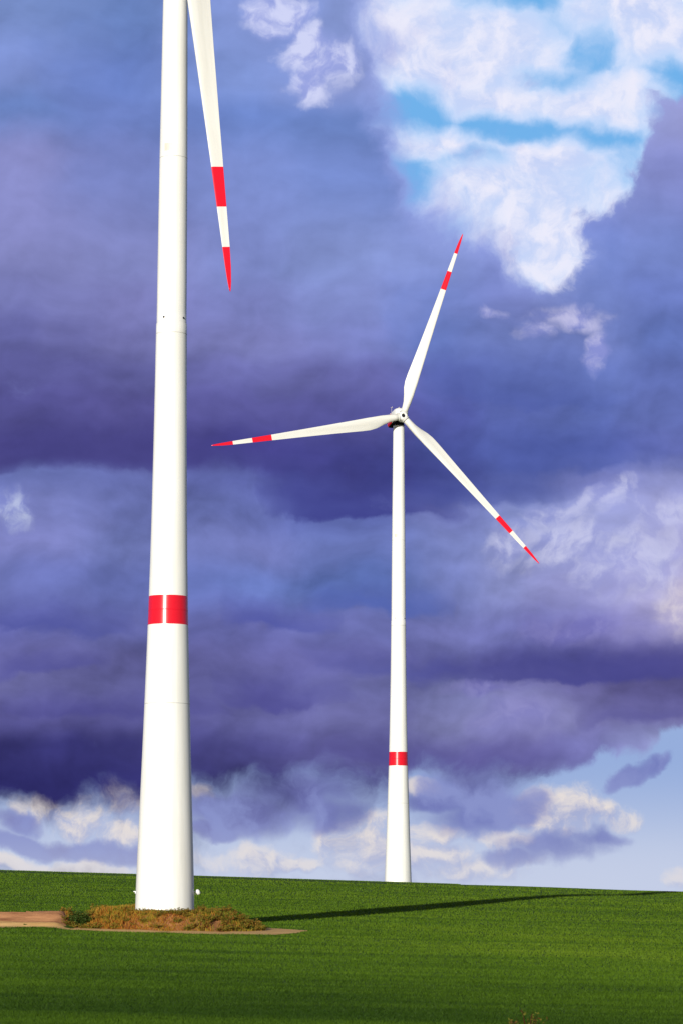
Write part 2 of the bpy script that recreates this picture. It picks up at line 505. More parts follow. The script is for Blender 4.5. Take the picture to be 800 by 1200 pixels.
def ground_z(X, Y):
    X = np.asarray(X, float); Y = np.asarray(Y, float)
    c = 0.0265 * np.clip(Y, 0, 480) / 480.0 * 0.45 + 0.0265 * 0.55
    a_ = np.clip((X - 8) / 45.0, 0, 1) * np.clip((Y - 390) / 80.0, 0, 1)
    z = _g(Y - 34 * a_ * a_ * (3 - 2 * a_)) - c * 170 * np.tanh((X + 4) / 170)
    z = z + 0.10 * (fbm(X / 26.0, Y / 26.0, 3, 3) - 0.5)
    z = z + 0.35 * np.exp(-((X + 36) / 12.0) ** 2 - ((Y - 298) / 11.0) ** 2)
    # a slight step in the hill that runs up to the right
    t_ = (X + 16.3) * 0.302 + (Y - 275) * 0.953
    s_ = -(X + 16.3) * 0.953 + (Y - 275) * 0.302
    z = z + 0.36 * np.tanh(s_ / 6.0) * np.exp(-((t_ - 92) / 42.0) ** 2) * np.exp(-(s_ / 60.0) ** 2)
    # earth bank facing the viewer on the left of the near turbine
    t = np.clip((-24.2 - X) / 1.6, 0, 1)
    t = t * t * (3 - 2 * t)
    wob = 0.9 * (fbm(X / 4.0, np.zeros_like(X), 3, 15) - 0.5)
    k1 = np.clip((Y - 265.6 - wob) / 1.0, 0, 1)
    k2 = np.clip((Y - 267.4 - wob) / 2.6, 0, 1)
    k3 = np.clip((Y - 270.3 - wob) / 0.5, 0, 1)
    terr = -2.86 + 0.38 * k1 + 0.80 * k2 + 0.16 * k3
    on = np.clip((Y - 262.0) / 3.0, 0, 1) * t
    terr = np.where(Y > 268.5, np.maximum(z, terr), terr)
    return z * (1 - on) + terr * on


def in_track(X, Y):
    """bare soil around the near turbine and on the pad"""
    X = np.asarray(X, float); Y = np.asarray(Y, float)
    n = fbm(X / 3.0, Y / 3.0, 3, 9) - 0.5
    e = ((X + 15.4) / (12.6 + 2.2 * n)) ** 2 + ((Y - 272.5) / (10.6 + 2 * n)) ** 2 < 1
    s = (X < -17) & (Y > 264.2 + 1.0 * n) & (Y < 270.75 + 0.9 * (fbm(X / 4.0, np.zeros_like(X), 3, 15) - 0.5) + 0.25 * n)
    return e | s


# one sheet to beyond the horizon, finer where it is seen
ys = np.concatenate([np.arange(-200, 60, 20), np.arange(60, 255, 4.0), np.arange(255, 276, 0.3), np.arange(276, 305, 1.0), np.arange(305, 620, 3.5), np.arange(620, 1200, 30), np.arange(1200, 6100, 300)])
xs_ = np.concatenate([np.arange(-3000, -300, 150), np.arange(-300, -100, 10), np.arange(-100, -50, 3.5), np.arange(-50, 10, 1.0), np.arange(10, 110, 3.5), np.arange(110, 300, 10), np.arange(300, 3100, 150)])
GX, GY = np.meshgrid(xs_, ys)
GZ = ground_z(GX, GY)
nx, ny = len(xs_), len(ys)
idx = np.arange(nx * ny).reshape(ny, nx)
fc = np.stack([idx[:-1, :-1], idx[:-1, 1:], idx[1:, 1:], idx[1:, :-1]], -1).reshape(-1, 4)
me = np_mesh('field', np.stack([GX, GY, GZ], -1).reshape(-1, 3), fc)
me.polygons.foreach_set('use_smooth', [True] * len(me.polygons))

fm, nt, b = new_mat('crop_ground')
L = nt.links.new
geo = nt.nodes.new('ShaderNodeNewGeometry')
mp = nt.nodes.new('ShaderNodeMapping'); mp.inputs['Scale'].default_value = (0.10, 0.55, 0.3)
L(geo.outputs['Position'], mp.inputs[0])
n1 = nt.nodes.new('ShaderNodeTexNoise'); n1.inputs['Scale'].default_value = 1.0; n1.inputs['Detail'].default_value = 9; n1.inputs['Roughness'].default_value = 0.65
L(mp.outputs[0], n1.inputs['Vector'])
cr = nt.nodes.new('ShaderNodeValToRGB')
cr.color_ramp.elements[0].position = 0.3; cr.color_ramp.elements[0].color = (0.040, 0.080, 0.006, 1)
cr.color_ramp.elements[1].position = 0.72; cr.color_ramp.elements[1].color = (0.065, 0.125, 0.009, 1)
L(n1.outputs[0], cr.inputs[0]); L(cr.outputs[0], b.inputs['Base Color'])
b.inputs['Roughness'].default_value = 0.9
b.inputs['Specular IOR Level'].default_value = 0.1
field = link_mesh('field', me, None, [fm])
tag(field, kind='structure')

# ---- bare soil: crane pad and ring
tx = np.arange(-60, 0, 0.3); ty = np.arange(258, 297, 0.3)
TX, TY = np.meshgrid(tx, ty)
TZ = ground_z(TX, TY) + 0.03 + 0.10 * (fbm(TX / 1.2, TY / 1.2, 3, 21) - 0.5)
ok = in_track(TX, TY)
idx = np.arange(TX.size).reshape(TX.shape)
fo = ok[:-1, :-1] & ok[1:, 1:] & ok[:-1, 1:] & ok[1:, :-1]
fc = np.stack([idx[:-1, :-1], idx[:-1, 1:], idx[1:, 1:], idx[1:, :-1]], -1)[fo]
used = np.unique(fc); remap = -np.ones(TX.size, int); remap[used] = np.arange(len(used))
vv = np.stack([TX, TY, TZ], -1).reshape(-1, 3)[used]
me = np_mesh('track', vv, remap[fc])
me.polygons.foreach_set('use_smooth', [True] * len(me.polygons))
sm, nt, b = new_mat('bare_soil')
L = nt.links.new
geo = nt.nodes.new('ShaderNodeNewGeometry')
sp = nt.nodes.new('ShaderNodeSeparateXYZ'); L(geo.outputs['Position'], sp.inputs[0])
n0 = nt.nodes.new('ShaderNodeTexNoise'); n0.inputs['Scale'].default_value = 0.35; n0.inputs['Detail'].default_value = 6
L(geo.outputs['Position'], n0.inputs['Vector'])
ad = nt.nodes.new('ShaderNodeMath'); ad.operation = 'MULTIPLY_ADD'; ad.inputs[1].default_value = 2.2
L(n0.outputs[0], ad.inputs[0]); L(sp.outputs[1], ad.inputs[2])
mr = nt.nodes.new('ShaderNodeMapRange'); mr.interpolation_type = 'SMOOTHSTEP'; mr.inputs[1].default_value = 268.2; mr.inputs[2].default_value = 268.8
L(ad.outputs[0], mr.inputs[0])
mps = nt.nodes.new('ShaderNodeMapping'); mps.inputs['Scale'].default_value = (0.25, 0.7, 1.0); L(geo.outputs['Position'], mps.inputs[0])
n2 = nt.nodes.new('ShaderNodeTexNoise'); n2.inputs['Scale'].default_value = 1.0; n2.inputs['Detail'].default_value = 9; n2.inputs['Roughness'].default_value = 0.7
L(mps.outputs[0], n2.inputs['Vector'])
ra = nt.nodes.new('ShaderNodeValToRGB'); ra.color_ramp.elements[0].position = 0.32; ra.color_ramp.elements[1].position = 0.66
ra.color_ramp.elements[0].color = (0.54, 0.30, 0.11, 1); ra.color_ramp.elements[1].color = (0.74, 0.48, 0.20, 1)
rb = nt.nodes.new('ShaderNodeValToRGB'); rb.color_ramp.elements[0].position = 0.36; rb.color_ramp.elements[1].position = 0.60
rb.color_ramp.elements[0].color = (0.30, 0.12, 0.055, 1); rb.color_ramp.elements[1].color = (0.62, 0.30, 0.14, 1)
L(n2.outputs[0], ra.inputs[0]); L(n2.outputs[0], rb.inputs[0])
mx = nt.nodes.new('ShaderNodeMix'); mx.data_type = 'RGBA'
lt = nt.nodes.new('ShaderNodeMapRange'); lt.interpolation_type = 'SMOOTHSTEP'; lt.inputs[1].default_value = -23.0; lt.inputs[2].default_value = -24.5
L(sp.outputs[0], lt.inputs[0])
ml = nt.nodes.new('ShaderNodeMath'); ml.operation = 'MULTIPLY'; L(mr.outputs[0], ml.inputs[0]); L(lt.outputs[0], ml.inputs[1])
L(ml.outputs[0], mx.inputs[0]); L(ra.outputs[0], mx.inputs[6]); L(rb.outputs[0], mx.inputs[7]); L(mx.outputs[2], b.inputs['Base Color'])
b.inputs['Roughness'].default_value = 0.95
b.inputs['Specular IOR Level'].default_value = 0.1
track = link_mesh('track', me, None, [sm])
tag(track, kind='structure')

# ---- earth mound round the tower foot
MC = (-16.4, 274.6); MR = (9.9, 7.6)


def mound_h(X, Y):
    q = np.sqrt(((X - MC[0]) / MR[0]) ** 2 + ((Y - MC[1]) / MR[1]) ** 2)
    h = np.clip((1.0 - q) / 0.42, 0, 1)
    h = h * h * (3 - 2 * h)
    return h, q


def mound_z(X, Y):
    h, q = mound_h(X, Y)
    g = ground_z(X, Y)
    top = -1.62 - 0.35 * np.clip((-22.0 - X) / 3.0, 0, 1) - 0.35 * np.clip((X + 10.0) / 3.0, 0, 1)
    z = (g - 0.05) * (1 - h) + np.maximum(top, g) * h
    r = np.hypot(X - BASE_L.x, Y - BASE_L.y)
    bump = (fbm(X / 1.3, Y / 1.3, 4, 31) - 0.5) * 0.55 * np.clip((r - 2.9) / 1.0, 0, 1) * np.clip(h * 4, 0, 1)
    return z + bump


tx = np.arange(-28, -5, 0.2); ty = np.arange(264, 285, 0.2)
TX, TY = np.meshgrid(tx, ty)
TZ = mound_z(TX, TY)
ok = mound_h(TX, TY)[1] < 1.0
idx = np.arange(TX.size).reshape(TX.shape)
fo = ok[:-1, :-1] & ok[1:, 1:] & ok[:-1, 1:] & ok[1:, :-1]
fc = np.stack([idx[:-1, :-1], idx[:-1, 1:], idx[1:, 1:], idx[1:, :-1]], -1)[fo]
used = np.unique(fc); remap = -np.ones(TX.size, int); remap[used] = np.arange(len(used))
me = np_mesh('mound', np.stack([TX, TY, TZ], -1).reshape(-1, 3)[used], remap[fc])
mm, nt, b = new_mat('mound_soil')
L = nt.links.new
geo = nt.nodes.new('ShaderNodeNewGeometry')
n2 = nt.nodes.new('ShaderNodeTexNoise'); n2.inputs['Scale'].default_value = 0.9; n2.inputs['Detail'].default_value = 9; n2.inputs['Roughness'].default_value = 0.7
L(geo.outputs['Position'], n2.inputs['Vector'])
ra = nt.nodes.new('ShaderNodeValToRGB'); ra.color_ramp.elements[0].position = 0.33; ra.color_ramp.elements[1].position = 0.66
ra.color_ramp.elements[0].color = (0.15, 0.055, 0.02, 1); ra.color_ramp.elements[1].color = (0.40, 0.19, 0.08, 1)
L(n2.outputs[0], ra.inputs[0]); L(ra.outputs[0], b.inputs['Base Color'])
b.inputs['Roughness'].default_value = 0.95; b.inputs['Specular IOR Level'].default_value = 0.1
mound = link_mesh('mound', me, None, [mm])
tag(mound, kind='structure')


# ------------------------------------------------------------------ plants
def leaf_mat(name, stops, trans=0.35, rough=0.6):
    m, nt, b = new_mat(name)
    at = nt.nodes.new('ShaderNodeAttribute'); at.attribute_name = 'tone'
    r = nt.nodes.new('ShaderNodeValToRGB')
    e = r.color_ramp.elements
    for i, (p, c) in enumerate(stops):
        s = e[0] if i == 0 else (e[-1] if i == len(stops) - 1 else e.new(p))
        s.position = p; s.color = c + (1,)
    nt.links.new(at.outputs['Fac'], r.inputs[0])
    nt.links.new(r.outputs[0], b.inputs['Base Color'])
    b.inputs['Roughness'].default_value = rough
    b.inputs['Specular IOR Level'].default_value = 0.15
    tr = nt.nodes.new('ShaderNodeBsdfTranslucent')
    nt.links.new(r.outputs[0], tr.inputs[0])
    mixs = nt.nodes.new('ShaderNodeMixShader'); mixs.inputs[0].default_value = trans
    out = [n for n in nt.nodes if n.type == 'OUTPUT_MATERIAL'][0]
    nt.links.new(b.outputs[0], mixs.inputs[1]); nt.links.new(tr.outputs[0], mixs.inputs[2])
    nt.links.new(mixs.outputs[0], out.inputs[0])
    return m


def blades(pos, height, width, lean, tone_base, tone_tip):
    """bent tapering blades, two quads each: arrays in, verts/faces/tone out"""
    n = len(pos)
    a = rng.uniform(0, 2 * math.pi, n)
    side = np.stack([np.cos(a), np.sin(a), np.zeros(n)], -1)
    la = rng.uniform(0, 2 * math.pi, n)
    ld = np.stack([np.cos(la), np.sin(la), np.zeros(n)], -1) * lean[:, None]
    up = np.array([0, 0, 1.0])
    p0 = pos
    p1 = pos + up * (height * 0.55)[:, None] + ld * 0.35
    p2 = pos + up * height[:, None] + ld
    w = (width * 0.5)[:, None] * side
    vs = np.stack([p0 - w, p0 + w, p1 - w * 0.85, p1 + w * 0.85, p2 - w * 0.25, p2 + w * 0.25], 1)
    base = np.arange(n)[:, None] * 6
    q1 = base + np.array([0, 1, 3, 2]); q2 = base + np.array([2, 3, 5, 4])
    fcs = np.concatenate([q1, q2], 0)
    tn = np.stack([tone_base, tone_base, (tone_base + tone_tip) / 2, (tone_base + tone_tip) / 2, tone_tip, tone_tip], 1)
    return vs.reshape(-1, 3), fcs, tn.reshape(-1)


# ---- young cereal crop over the whole hill: nobody could count it
def seen_points(n, x0, x1, y0, y1):
    """points on the hill spread so that near and far ground get equal cover"""
    Yg = np.linspace(88, 505, 420)
    px = rng.uniform(x0, x1, n); py = rng.uniform(y0, y1, n)
    outX = np.zeros(n); outY = np.zeros(n)
    nb = 60
    for k in range(nb):
        lo, hi = x0 + (x1 - x0) * k / nb, x0 + (x1 - x0) * (k + 1) / nb
        m = (px >= lo) & (px < hi)
        if not m.any(): continue
        s = ((lo + hi) / 2 - 400) / F_PX
        zz = ground_z(s * Yg, Yg)
        yy = 600 - F_PX * np.tan(np.arctan2(zz, Yg) - PITCH) + (((lo + hi) / 2) - 400) * math.sin(ROLL)
        yy = np.maximum.accumulate(yy[::-1])[::-1] if yy[0] > yy[-1] else yy
        o = np.argsort(yy)
        outY[m] = np.interp(py[m], yy[o], Yg[o])
        outX[m] = outY[m] * (px[m] - 400) / F_PX
    return outX, outY


NB = 1350000
cx, cy = seen_points(NB, -420, 1220, 1018, 1225)
cx += rng.normal(0, 0.25, NB); cy += rng.normal(0, 0.8, NB)
# drill rows along the hill
row = 0.32 + 0.0 * cy
cy = np.where(rng.random(NB) < 0.6, np.round(cy / row) * row + rng.normal(0, 0.03, NB), cy)
keep = ~in_track(cx, cy)
keep &= mound_h(cx, cy)[1] > 1.02
# wheel tracks of the sprayer, pairs of thin bare lines
yy_ = cy - 0.10 * cx + 3 * np.sin(cx / 60.0)
tram = (np.abs((yy_ % 27.0) - 9.0) < 0.35) | (np.abs((yy_ % 27.0) - 11.0) < 0.35)
keep &= ~(tram & (rng.random(NB) < 0.8))
cx, cy = cx[keep], cy[keep]
n = len(cx)
cz = ground_z(cx, cy) - 0.02
yr = cy - 0.05 * cx
vig = fbm(cx / 30.0, yr / 2.2, 4, 51)          # growth differs from pass to pass
yl = cy - 0.045 * cx + 2.0 * fbm(cx / 40.0, cy * 0, 2, 44)
lines = np.clip(1.6 - np.abs((yl % 3.1) - 1.5) / 0.28, 0, 1) * vnoise(cx / 25.0, np.floor(yl / 3.1), 47)
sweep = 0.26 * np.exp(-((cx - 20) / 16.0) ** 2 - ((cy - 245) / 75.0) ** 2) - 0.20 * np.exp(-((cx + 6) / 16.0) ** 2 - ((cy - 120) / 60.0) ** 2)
vig2 = fbm(cx / 9.0, yr / 9.0, 4, 57)
clump = fbm(cx / 0.8, cy / 0.5, 2, 60)
hgt = (0.09 + 0.07 * rng.random(n)) * (0.6 + 0.8 * vig) * (0.8 + cy / 1000.0) * (1 - 0.5 * lines)
wid = np.maximum(0.016, 0.00021 * cy) * rng.uniform(0.7, 1.4, n)
lean = hgt * rng.uniform(0.2, 1.1, n)
tn = np.clip(0.12 + 0.55 * vig + 0.20 * np.clip((cy - 170) / 180, -0.8, 1) + sweep - 0.30 * lines + 0.40 * (vig2 - 0.5) + rng.normal(0, 0.05, n) + 0.14 * (clump - 0.5), 0, 1)  # tone falls toward the viewer: foreground dimming painted into the leaf colour
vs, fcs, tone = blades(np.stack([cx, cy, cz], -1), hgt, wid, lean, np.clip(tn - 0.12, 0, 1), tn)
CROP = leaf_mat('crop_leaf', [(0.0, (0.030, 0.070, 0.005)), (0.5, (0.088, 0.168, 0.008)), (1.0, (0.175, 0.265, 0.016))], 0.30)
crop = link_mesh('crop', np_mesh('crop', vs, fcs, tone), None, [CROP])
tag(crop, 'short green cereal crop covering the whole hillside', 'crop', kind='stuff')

# ---- dry grass on the mound
ng = 64000
gx = rng.uniform(-25.4, -6.4, ng); gy = rng.uniform(266.5, 282, ng)
h, q = mound_h(gx, gy)
dens = np.where(gx < -13, 1.0, 0.5) * np.clip(fbm(gx / 1.1, gy / 1.1, 3, 71) * 3.0 - np.where(gx < -13, 0.35, 0.8), 0, 1)
r = np.hypot(gx - BASE_L.x, gy - BASE_L.y)
k = (q < 0.97) & (rng.random(ng) < dens) & (r > 2.95)
gx, gy, q = gx[k], gy[k], q[k]
n = len(gx)
gz = mound_z(gx, gy) - 0.03
gh = rng.uniform(0.30, 0.80, n) * np.where(gx < -15, 0.92, 0.62) * np.clip(1.45 - 0.75 * q, .5, 1.2)
front = (np.hypot(gx - BASE_L.x, 0) < 3.4) & (gy < BASE_L.y)
gh = np.where(front, gh * 0.45, gh)
patchy = fbm(gx / 1.6, gy / 1.6, 3, 77)
t0 = np.clip(rng.normal(0.20, 0.14, n) + 0.25 * (patchy - 0.5) + np.where(gx > -14, 0.2, 0), 0, 1)
t1 = np.clip(t0 + rng.normal(0.42, 0.2, n) + 0.9 * (patchy - 0.5), 0, 1)
vs, fcs, tone = blades(np.stack([gx, gy, gz], -1), gh, rng.uniform(0.03, 0.075, n), gh * rng.uniform(0.05, 0.35, n), t0, t1)
DRY = leaf_mat('dry_grass_blade', [(0.0, (0.25, 0.066, 0.018)), (0.33, (0.46, 0.180, 0.026)), (0.58, (0.46, 0.29, 0.034)), (0.8, (0.22, 0.24, 0.022)), (1.0, (0.11, 0.16, 0.014))], 0.35)
dry = link_mesh('dry_grass', np_mesh('dry_grass', vs, fcs, tone), None, [DRY])
tag(dry, 'rust and straw coloured dry grass on the mound round the near turbine foot', 'grass', kind='stuff')


# ---- single leafy weeds
def weed_mesh(name, R, H, nst, nlf, seed, leaf=0.16):
    g = np.random.default_rng(seed)
    V_, F_, T_ = [], [], []
    def quad(a, b_, c, d, t):
        k0 = len(V_); V_.extend([a, b_, c, d]); F_.append((k0, k0 + 1, k0 + 2, k0 + 3)); T_.extend([t] * 4)
    for i in range(nst):
        a = g.uniform(0, 2 * math.pi); rr = R * math.sqrt(g.uniform(0, 1))
        tip = np.array([rr * math.cos(a), rr * math.sin(a), H * g.uniform(0.55, 1.0) * (1 - 0.35 * (rr / R) ** 2)])
        b0 = tip * np.array([0.35, 0.35, 0.0])
        sdv = np.array([-math.sin(a), math.cos(a), 0]) * 0.014
        mid = b0 * 0.5 + tip * 0.5 + np.array([0, 0, 0.06 * H])
        ts = g.uniform(0.0, 0.2)
        s2 = np.array([math.cos(a), math.sin(a), 0]) * 0.014
        for s in (sdv, s2):
            quad(b0 - s, b0 + s, mid + s * .8, mid - s * .8, ts); quad(mid - s * .8, mid + s * .8, tip + s * .3, tip - s * .3, ts)
        for j in range(nlf):
            f = g.uniform(0.15, 1.0)
            c = (b0 * (1 - f) + tip * f)
            d = g.normal(0, 1, 3); d[2] = abs(d[2]) * 0.6; d /= np.linalg.norm(d)
            e = np.cross(d, g.normal(0, 1, 3)); e /= np.linalg.norm(e)
            l = leaf * g.uniform(0.6, 1.3)
            t = np.clip(g.normal(0.6, 0.22), 0.15, 1)
            m1 = c + d * l * 0.5
            quad(c, m1 + e * l * 0.24, c + d * l, m1 - e * l * 0.24, t)
    return np_mesh(name, np.array(V_), np.array(F_), np.array(T_))


WEED = leaf_mat('weed_leaf', [(0.0, (0.22, 0.07, 0.02)), (0.35, (0.34, 0.17, 0.028)), (0.6, (0.20, 0.185, 0.022)), (1.0, (0.085, 0.125, 0.014))], 0.3)
DGREEN = leaf_mat('dark_bush_leaf', [(0.0, (0.06, 0.04, 0.012)), (0.4, (0.035, 0.070, 0.010)), (1.0, (0.075, 0.125, 0.016))], 0.3)
DOCK = leaf_mat('dock_leaf', [(0.0, (0.075, 0.018, 0.010)), (0.40, (0.10, 0.050, 0.012)), (0.6, (0.17, 0.16, 0.02)), (1.0, (0.07, 0.12, 0.014))], 0.3)
weeds = [weed_mesh('weed_plant', 0.55, 0.75, 16, 14, 1), weed_mesh('weed_plant', 0.7, 0.6, 20, 13, 2),
         weed_mesh('weed_plant', 0.42, 0.9, 12, 15, 3), weed_mesh('weed_plant', 0.85, 0.55, 24, 12, 4)]
for w in weeds:
    w.materials.append(WEED)
spots = []
tries = 0
while len(spots) < 110 and tries < 6000:
    tries += 1
    x = random.uniform(-25.6, -7.0); y = random.uniform(267.3, 276.5)
    hh, qq = mound_h(np.array(x), np.array(y))
    if qq > 0.95 or math.hypot(x - BASE_L.x, y - BASE_L.y) < 3.5: continue
    if x < -15 and random.random() < 0.66: continue
    if any(math.hypot(x - a, (y - b_) * 0.8) < 0.62 for a, b_ in spots): continue
    spots.append((x, y))
spots += [(-24.9, 268.6), (-24.2, 268.3), (-23.3, 268.2), (-22.6, 268.0), (-25.2, 269.6), (-22.0, 268.6)]
proto = None
for i, (x, y) in enumerate(spots):
    o = bpy.data.objects.new('weed_plant', weeds[random.randrange(4)])
    COL.objects.link(o)
    o.location = (x, y, float(mound_z(np.array(x), np.array(y))) - 0.03)
    o.rotation_euler = (0, 0, random.uniform(0, 6.28))
    s = random.uniform(0.75, 1.3)
    if abs(x - BASE_L.x) < 3.2: s *= 0.75
    o.scale = (s, s, s * random.uniform(0.8, 1.15))
    tag(o, 'low leafy weed with brownish green leaves among the dry grass on the earth mound', 'weed', 'leafy weeds on the mound')
bush_me = weed_mesh('green_bush', 1.25, 1.75, 75, 30, 8, 0.19)
bush_me.materials.append(DGREEN)
bush = link_mesh('green_bush', bush_me)
bx, by = -23.9, 270.2
bush.location = (bx, by, float(mound_z(np.array(bx), np.array(by))) - 0.05)
tag(bush, 'dark green bush at the end of the mound next to the bare reddish pad', 'bush')
dock_me = weed_mesh('dock_plant', 0.70, 0.86, 18, 12, 5, 0.12)
dock_me.materials.append(DOCK)
dock = link_mesh('dock_plant', dock_me)
dx, dy = 6.15, 96.5
dock.location = (dx, dy, float(ground_z(np.array(dx), np.array(dy))) - 0.02)
tag(dock, 'reddish brown weed standing alone in the crop, nearest to the viewer', 'weed')


# ------------------------------------------------------------------ wind turbines
R_ROT = 40.3
YAW, TILT, CONE = rad(12.0), rad(5.0), rad(4.0)
AX = Vector((math.sin(YAW) * math.cos(TILT), -math.cos(YAW) * math.cos(TILT), math.sin(TILT)))   # upwind
RT = Vector((math.cos(YAW), math.sin(YAW), 0.0))
UPV = AX.cross(RT)
if UPV.z < 0: UPV = -UPV
HUB = Vector((0.72, -3.5, 96.66))

PROFILE = [(0.0, 5.50), (2.5, 5.40), (5.3, 5.22), (10.1, 4.87), (14.9, 4.55), (19.28, 4.27), (24.0, 3.98), (28.2, 3.75), (33.0, 3.52), (37.5, 3.36),
           (44.1, 3.17), (50.0, 3.04), (54.68, 2.965), (55.67, 2.955), (55.70, 2.86), (59.0, 2.84), (66.0, 2.76), (71.94, 2.68), (79.2, 2.55), (87.8, 2.38), (95.3, 2.26)]
B0, B1 = 26.72, 29.45


def prof_r(z):
    return float(np.interp(z, [p[0] for p in PROFILE], [p[1] for p in PROFILE])) / 2


def ring_stack(bm, rows, seg=72, axis=None, origin=None, mat_of=None, cap0=False, cap1=False):
    """lathe: rows of (z, r)"""
    rings = []
    for z, r in rows:
        rings.append([bm.verts.new((r * math.cos(2 * math.pi * i / seg), r * math.sin(2 * math.pi * i / seg), z)) for i in range(seg)])
    for k in range(len(rows) - 1):
        for i in range(seg):
            f = bm.faces.new((rings[k][i], rings[k][(i + 1) % seg], rings[k + 1][(i + 1) % seg], rings[k + 1][i]))
            if mat_of: f.material_index = mat_of((rows[k][0] + rows[k + 1][0]) / 2)
    if cap0: bm.faces.new(list(reversed(rings[0])))
    if cap1: bm.faces.new(rings[-1])
    return rings


def box(bm, c, s, mat=0, bev=0.0):
    r = bmesh.ops.create_cube(bm, size=1.0)
    for v in r['verts']:
        v.co = Vector((v.co.x * s[0] + c[0], v.co.y * s[1] + c[1], v.co.z * s[2] + c[2]))
    fs = {f for v in r['verts'] for f in v.link_faces}
    for f in fs: f.material_index = mat
    if bev:
        es = list({e for v in r['verts'] for e in v.link_edges})
        bmesh.ops.bevel(bm, geom=es, offset=bev, segments=3, affect='EDGES', profile=0.5)


def build_turbine():
    root = empty('wind_turbine', (0, 0, 0))
    # tower with its painted red warning ring
    zs = sorted({p[0] for p in PROFILE} | {B0, B1} | set(np.linspace(0.5, 95, 48).round(2)))
    zs = [z for z in zs if not (55.67 < z < 55.70)]
    bm = bmesh.new()
    ring_stack(bm, [(z, prof_r(z)) for z in zs], 96, mat_of=lambda z: 1 if B0 < z < B1 else 0, cap1=True)
    tower = bm_obj('tower', bm, root, [WHITE, RED])
    # welded / bolted joints of the tower shells
    for z in (19.28, 28.10, 54.68, 71.94):
        bm = bmesh.new()
        r = prof_r(z)
        ring_stack(bm, [(z - 0.035, r - 0.02), (z - 0.03, r + 0.007), (z + 0.03, r + 0.007), (z + 0.035, r - 0.02)], 96)
        bm_obj('joint_ring', bm, tower, [RED if z == 28.10 else SEAM])
    for ang in (-118, -35, 60, 150):
        a = rad(ang); r = prof_r(56.2)
        bm = bmesh.new()
        bmesh.ops.create_uvsphere(bm, u_segments=10, v_segments=8, radius=0.10)
        o = bm_obj('marker_light', bm, tower, [DARK])
        o.location = (r * math.cos(a), r * math.sin(a), 56.15)
    # faint repair patch just above the upper joint
    bm = bmesh.new()
    g = []
    for i in range(7):
        a = rad(-128 + i * 6)
        r = prof_r(73) + 0.006
        g.append((bm.verts.new((r * math.cos(a), r * math.sin(a), 72.1)), bm.verts.new((r * math.cos(a), r * math.sin(a), 73.2))))
    for i in range(6):
        bm.faces.new((g[i][0], g[i + 1][0], g[i + 1][1], g[i][1]))
    bm_obj('repair_patch', bm, tower, [GREY])
    # lamps on brackets low on both flanks
    for ang, big in ((6, 1), (174, 0)):
        a = rad(ang); r = prof_r(1.7); d = Vector((math.cos(a), math.sin(a), 0))
        bm = bmesh.new()
        box(bm, (0.16, 0, 0), (0.44, 0.10, 0.10), 0, 0.02)
        box(bm, (0.16, 0, -0.16), (0.08, 0.06, 0.30), 0, 0.01)
        br = bm_obj('lamp_bracket', bm, tower, [WHITE], False)
        br.location = d * (r - 0.05) + Vector((0, 0, 1.75)); br.rotation_euler = (0, 0, a)
        bm = bmesh.new()
        ring_stack(bm, [(-0.24, 0.10), (-0.22, 0.17), (0.05, 0.20), (0.2, 0.15), (0.26, 0.04)], 20, cap0=True, cap1=True)
        lp = bm_obj('lamp', bm, br, [WHITE])
        lp.location = (0.42, 0, -0.02)
        lp.rotation_euler = (0, rad(-28), 0)
        if not big:
            lp.scale = (0.3, 0.3, 0.35); lp.location = (0.30, 0, 0.0); br.scale = (0.8, 0.7, 0.6)
    # concrete foot ring
    bm = bmesh.new()
    ring_stack(bm, [(-0.35, 2.95), (-0.06, 2.95), (-0.04, 2.90), (-0.04, 2.60)], 72)
    bm_obj('foundation_ring', bm, root, [GREY])

    # nacelle frame: x right, y back (downwind), z up, turned and tilted with the rotor
    NM = Matrix((RT, -AX, UPV)).transposed().to_4x4()
    top_c = HUB - AX * 3.55
    yaw = bmesh.new()
    ring_stack(yaw, [(95.28, 1.05), (95.30, 1.16), (95.46, 1.16), (95.48, 1.05), (96.1, 1.05)], 48)
    bm_obj('yaw_bearing', yaw, root, [DARK])
    # rounded box body lofted along its length
    def section(w, h, zc, n=40, p=4.0):
        pts = []
        for i in range(n):
            t = 2 * math.pi * i / n
            c, s = math.cos(t), math.sin(t)
            pts.append((w / 2 * abs(c) ** (2 / p) * math.copysign(1, c), zc + h / 2 * abs(s) ** (2 / p) * math.copysign(1, s)))
        return pts
    st = [(-2.75, 1.5, 1.6, 0.0), (-2.7, 1.8, 1.9, 0.0), (-2.2, 2.25, 2.35, 0.1), (-1.0, 2.5, 2.55, 0.2), (1.4, 2.55, 2.6, 0.22), (1.42, 2.55, 2.6, 0.22), (3.3, 2.5, 2.55, 0.2), (5.3, 2.3, 2.35, 0.16), (5.32, 2.3, 2.35, 0.16), (5.75, 2.1, 2.1, 0.14), (5.95, 1.6, 1.6, 0.12)]
    bm = bmesh.new()
    rings = []
    for (y, w, h, zc) in st:
        rings.append([bm.verts.new((x, y, z)) for x, z in section(w, h, zc)])
    for k in range(len(st) - 1):
        mid = (st[k][0] + st[k + 1][0]) / 2
        for i in range(40):
            f = bm.faces.new((rings[k][i], rings[k + 1][i], rings[k + 1][(i + 1) % 40], rings[k][(i + 1) % 40]))
            zc = (rings[k][i].co.z + rings[k][(i + 1) % 40].co.z) / 2
            f.material_index = 1 if 1.41 < mid < 5.31 else 0
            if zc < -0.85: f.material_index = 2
    bm.faces.new(rings[0]); bm.faces.new(list(reversed(rings[-1])))
    bmesh.ops.recalc_face_normals(bm, faces=bm.faces)
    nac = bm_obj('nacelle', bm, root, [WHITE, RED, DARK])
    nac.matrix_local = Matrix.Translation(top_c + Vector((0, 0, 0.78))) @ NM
    bm = bmesh.new()
